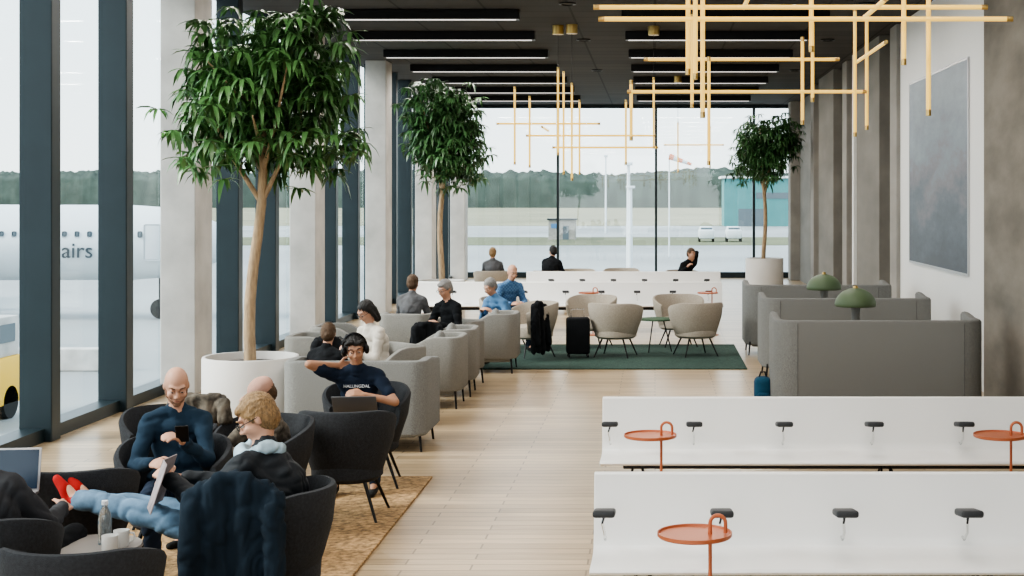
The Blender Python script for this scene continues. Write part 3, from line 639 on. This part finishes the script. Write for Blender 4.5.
for x,y in ((-2.60,6.93),(-2.615,6.82)):
    if mg is None:
        mg=E('mug',(x,y,.512),A(20),label='white ceramic mug on coffee table',category='mug',group='white mugs')
        O('cup',B().lathe([(0,0),(.030,0),(.036,.01),(.038,.08),(.035,.08),(.032,.012),(0,.01)],28).mesh(),m_mug,mg); O('handle',B().tube([(.036,0,.065),(.056,0,.06),(.062,0,.042),(.054,0,.025),(.036,0,.02)],.005,8).mesh(),m_mug,mg)
    else: dup(mg,(x,y,.512),A(140))
def coat(label,x,y,z,w,h,yaw,mt,seed,thick=.09,name='coat'):
    rr=random.Random(seed); b=B(); n=9
    for i in range(n):
        xx=-w/2+w*i/(n-1); zt=h*.5-abs(xx)*.45; yy=.018*math.sin(i*2.1)
        b.cap((xx,yy,zt),thick*.5,(xx*1.10,yy*2-.02,-h*.5+rr.uniform(0,.05)),thick*.5)
    b.cap((-w*.35,.02,h*.42),thick*.65,(w*.35,.02,h*.42),thick*.65); b.cap((-w*.16,-.01,h*.50),thick*.42,(w*.14,-.01,h*.50),thick*.42)
    for s in (1,-1): b.cap((s*w*.46,-.03,h*.34),thick*.62,(s*w*.50,-.09,-h*.30),thick*.50)
    return O(name,b.remesh(.011,5,.010,6,fold=.012,fz=4),mt,loc=(x,y,z),rot=(0,0,yaw),ang=180,label=label,category='coat')
c_coat=cloth('navy_coat_cloth',(.010,.019,.030))
coat('dark navy coat draped over charcoal tub chair',-1.98,6.68,.475,.40,.84,A(6),c_coat,2,.080)
coat('black coat hanging on beige chair back',-1.60,19.55,.44,.26,.7,A(60),c_black,5,.07)
coat('dark jacket lying over armchair side',-2.62,16.35,.62,.30,.30,A(20),c_black,6,.08)
coat('mottled brown jacket piled on chair',-3.02,9.45,.80,.36,.16,A(0),c_camo,9,.075)
coat('dark coat lying on sofa arm',-3.35,14.6,.62,.3,.3,A(30),c_black,7,.08)
s=E('suitcase',(-1.07,19.75,.02),A(8),label='black upright cabin suitcase on green rug',category='suitcase')
O('shell',B().box((0,0,.30),(.32,.22,.50),.03,3).mesh(),c_black,s); O('telescopic_handle',B().tube([(-.09,.06,.54),(-.09,.06,.66),(.09,.06,.66),(.09,.06,.54)],.007,8).mesh(),m_chrome,s)
for sx in (-1,1):
    for sy in (-1,1): O('wheel',B().lathe([(0,-.012),(.025,-.012),(.025,.012),(0,.012)],16,(sx*.13,sy*.08,.025),Euler((0,A(90),0)).to_matrix()).mesh(),m_black,s)
t=E('side_table',(.02,20.5,0),label='small round green-grey side table on rug',category='table')
O('table_top',B().lathe([(0,.47),(.25,.47),(.26,.48),(.25,.495),(0,.495)],32).mesh(),cloth('moss_green',(.06,.10,.06)),t)
for k in range(3): O('leg',B().tube([(.1*math.cos(k*2.09),.1*math.sin(k*2.09),.47),(.22*math.cos(k*2.09),.22*math.sin(k*2.09),.016)],.009,8).mesh(),m_black,t)

# ------------------------------------------------------------------ outside
GZ=-3.8
O('ground',B().box((0,1100,GZ-.5),(4000,2400,1)).mesh(),m_tarmac,smooth=False,**S)
O('grass_field',B().box((0,760,GZ+.03),(3900,860,.06)).mesh(),m_grass,smooth=False,kind='structure')
O('grass_verge',B().box((-20,208,GZ+.03),(500,40,.06)).mesh(),m_verge,smooth=False,kind='structure')
rr=random.Random(3); vs=[];fs=[]
for row,yy in enumerate((1085,1100,1115)):
    k0=len(vs); n=1300
    for i in range(n):
        x=-1300+i*2.0; h=25+5*noise.noise(V((x*.012,row*9,0)))+2.5*noise.noise(V((x*.12,row*5,0)))+(rr.uniform(0,1.8))+row*1.2
        y=yy+1.5*noise.noise(V((x*.1,row,2)))
        vs+=[(x,y-6,GZ),(x,y-3.5,GZ+h*.8),(x,y,GZ+h),(x,y+5,GZ)]
    for i in range(n-1):
        a=k0+i*4
        for q in range(3): fs.append((a+q,a+4+q,a+5+q,a+1+q))
me=D.meshes.new('forest_line'); me.from_pydata(vs,[],fs)
O('forest_line',me,m_treeline,kind='stuff',ang=180,label='distant hazy conifer forest edge beyond airfield',category='forest')
p=E('hangar',(24,330,GZ),label='teal flat-roofed airport building with dark doors',category='building')
O('walls',B().box((0,0,5.5),(16.5,12,11)).mesh(),m_teal,p,smooth=False); O('roof',B().box((-.2,0,11.2),(17.5,13,.5)).mesh(),m_white,p,smooth=False); O('door',B().box((-2,-6.05,2),(6,.12,4)).mesh(),m_planew,p,smooth=False)
O('window_band',B().box((3,-6.05,7),(8,.12,1.4)).mesh(),m_planew,p,smooth=False)
p=E('service_kiosk',(-14,215,GZ),label='small grey kiosk beside airfield with blue sign',category='hut')
O('walls',B().box((0,0,1.5),(4,3,3)).mesh(),m_conc,p,smooth=False); O('roof',B().box((0,0,3.1),(4.4,3.4,.25)).mesh(),m_dark,p,smooth=False); O('door',B().box((.6,-1.52,1.1),(.9,.05,2.1)).mesh(),m_planew,p,smooth=False); O('sign',B().box((-1,-1.54,2.1),(1.2,.05,.7)).mesh(),c_blue,p,smooth=False)
van=None
for x in (7.3,11.2):
    if van is None:
        van=E('van',(x,203,GZ+.06),label='white van parked on airfield road',category='van',group='white vans')
        O('body',B().box((0,0,1.1),(2.2,4.6,1.3),.25).box((0,.3,1.75),(1.9,3.4,.8),.2).mesh(),m_plane,van); O('windscreen',B().box((0,-1.42,1.78),(1.6,.1,.5)).mesh(),m_planew,van)
        for sx in (-1,1):
            for sy in (-1.4,1.4): O('wheel',B().lathe([(0,-.12),(.36,-.12),(.36,.12),(0,.12)],18,(sx*.98,sy,.36),Euler((0,A(90),0)).to_matrix()).mesh(),m_tyre,van)
    else: dup(van,(x,203,GZ+.06))
pl=None
for x,y,h in ((-1.9,110,6.3),(-9,260,14),(-2.2,118,9)):
    if pl is None: pl=O('light_pole',B().tube([(0,0,0),(0,0,7)],[.2,.13],10).box((0,-.1,7),(.7,.4,.2),.03).mesh(),m_plane,loc=(x,y,GZ),label='white lighting mast standing on the airfield',category='pole',group='airfield masts')
    else: o=dup(pl,(x,y,GZ)); o.scale=(1,1,h/7)
p=E('windsock',(1.5,150,GZ),label='orange and white windsock on mast',category='windsock')
O('mast',B().tube([(0,0,0),(0,0,10.8)],[.09,.06],8).mesh(),m_plane,p)
for k in range(5): O('sock_band',B().lathe([(.34-.04*k,0),(.34-.04*(k+1),.5)],14,(.47*k,0,10.6-.17*k),Euler((0,A(110),0)).to_matrix()).mesh(),m_orange if k%2==0 else m_plane,p)
p=E('airliner',(-36,72,GZ),label='white airliner parked on apron with dark lettering',category='airplane')
prof=[(0,14.6),(.45,14.4),(.95,13.9),(1.45,12.9),(1.75,11.6),(1.9,9.5),(1.92,0),(1.92,-8),(1.7,-12),(1.1,-16),(.35,-19.5),(0,-19.6)]
O('fuselage',B().lathe(prof,40,(0,0,3.85),Euler((0,A(90),0)).to_matrix()).mesh(),m_plane,p)
def slab(pts,th,ax):
    bb=B(); top=[bb.bm.verts.new(V(q)+V(ax)*th/2) for q in pts]; bot=[bb.bm.verts.new(V(q)-V(ax)*th/2) for q in pts]; n=len(pts)
    bb.bm.faces.new(top); bb.bm.faces.new(bot[::-1])
    for i in range(n): bb.bm.faces.new((top[i],bot[i],bot[(i+1)%n],top[(i+1)%n]))
    return bb.mesh()
for s in (-1,1):
    O('wing',slab([(-3.0,s*1.2,2.9),(-8.1,s*1.2,2.9),(-10,s*15,4.2),(-8.6,s*15,4.2)],.28,(0,0,1)),m_plane,p,smooth=False)
    O('engine',B().lathe([(.75,1.9),(.98,1.6),(1.0,0),(.7,-1.6),(.4,-1.6),(.4,1.4),(.75,1.9)],24,(-3.6,s*5,2.2),Euler((0,A(90),0)).to_matrix()).mesh(),m_plane,p)
    O('tailplane',slab([(-15.2,s*.6,4.4),(-17.6,s*.6,4.4),(-19.4,s*5.2,4.8),(-18.2,s*5.2,4.8)],.18,(0,0,1)),m_plane,p,smooth=False)
O('tail_fin',slab([(-13.5,0,5.2),(-18.2,0,4.8),(-20.2,0,10.8),(-18.3,0,10.8)],.22,(0,1,0)),m_dark,p,smooth=False)
wsrc=None
for i in range(34):
    x=10.6-i*.62
    if wsrc is None: wsrc=O('cabin_window',B().box((0,0,0),(.22,.06,.32),.08,3).mesh(),m_planew,p,loc=(x,-1.86,4.3))
    else: w=wsrc.copy(); COL.objects.link(w); w.parent=p; w.location=(x,-1.86,4.3)
O('cabin_door',B().box((11.2,-1.80,3.9),(.85,.08,1.8),.1,3).mesh(),M('pale_grey_paint',(.5,.53,.55),.5),p)
O('lettering',text_mesh('airs',1.1,.02,'LEFT'),m_txt,p,loc=(6.75,-1.95,3.15),rot=(A(88),0,0),smooth=False)
for x,yy in ((11,0),(-4.5,2.6),(-4.5,-2.6)): O('landing_gear',B().tube([(x,yy,.4),(x,yy,2.4)],.12,8).lathe([(0,-.18),(.5,-.18),(.5,.18),(0,.18)],20,(x,yy,.5),Euler((A(90),0,0)).to_matrix()).mesh(),m_tyre,p)
p=E('service_truck',(-19.0,38,GZ),label='yellow boxy ground service truck with white top on apron',category='truck')
O('chassis',B().box((0,0,1.05),(2.6,3.6,1.3),.03).mesh(),m_yellow,p); O('cab',B().box((0,.2,2.25),(2.5,3.0,1.1),.04).mesh(),m_concL,p); O('windscreen',B().box((0,-1.32,2.35),(2.0,.06,.6)).mesh(),m_planew,p); O('side_window',B().box((1.26,.2,2.35),(.04,2.4,.5)).mesh(),m_planew,p)
for sx in (-1,1):
    for sy in (-1.1,1.1): O('wheel',B().lathe([(0,-.15),(.45,-.15),(.45,.15),(0,.15)],20,(sx*1.15,sy,.45),Euler((0,A(90),0)).to_matrix()).mesh(),m_tyre,p)
p=E('apron_barrier',(-30,50,GZ),label='low pale concrete barrier on apron',category='barrier')
O('barrier_block',B().box((0,0,.4),(22,.5,.8),.05).mesh(),m_concL,p,smooth=False)

# ------------------------------------------------------------------ light
w=D.worlds.new('overcast_sky'); scene.world=w; w.use_nodes=True; nt=w.node_tree; bg=nt.nodes['Background']
tc_=nt.nodes.new('ShaderNodeTexCoord'); sp=nt.nodes.new('ShaderNodeSeparateXYZ'); nt.links.new(tc_.outputs['Generated'],sp.inputs[0])
rp=nt.nodes.new('ShaderNodeValToRGB'); nt.links.new(sp.outputs[2],rp.inputs[0]); e=rp.color_ramp.elements
e[0].position=0; e[0].color=(.90,.94,.95,1); e[1].position=.6; e[1].color=(.68,.80,.92,1); k=e.new(.12); k.color=(.80,.89,.94,1)
nt.links.new(rp.outputs[0],bg.inputs[0]); bg.inputs[1].default_value=3.2
su=D.lights.new('sun','SUN'); su.energy=6.5; su.angle=A(22); su.color=(1,.96,.90); so=D.objects.new('sun',su); COL.objects.link(so); so.rotation_euler=(A(54),0,A(-75))
pt=D.lights.new('sky_portal','AREA'); pt.shape='RECTANGLE'; pt.size=42; pt.size_y=4.8; pt.cycles.is_portal=True; po=D.objects.new('sky_portal',pt); COL.objects.link(po); po.location=(-5.85,19.5,2.45); po.rotation_euler=(A(90),0,A(-90))
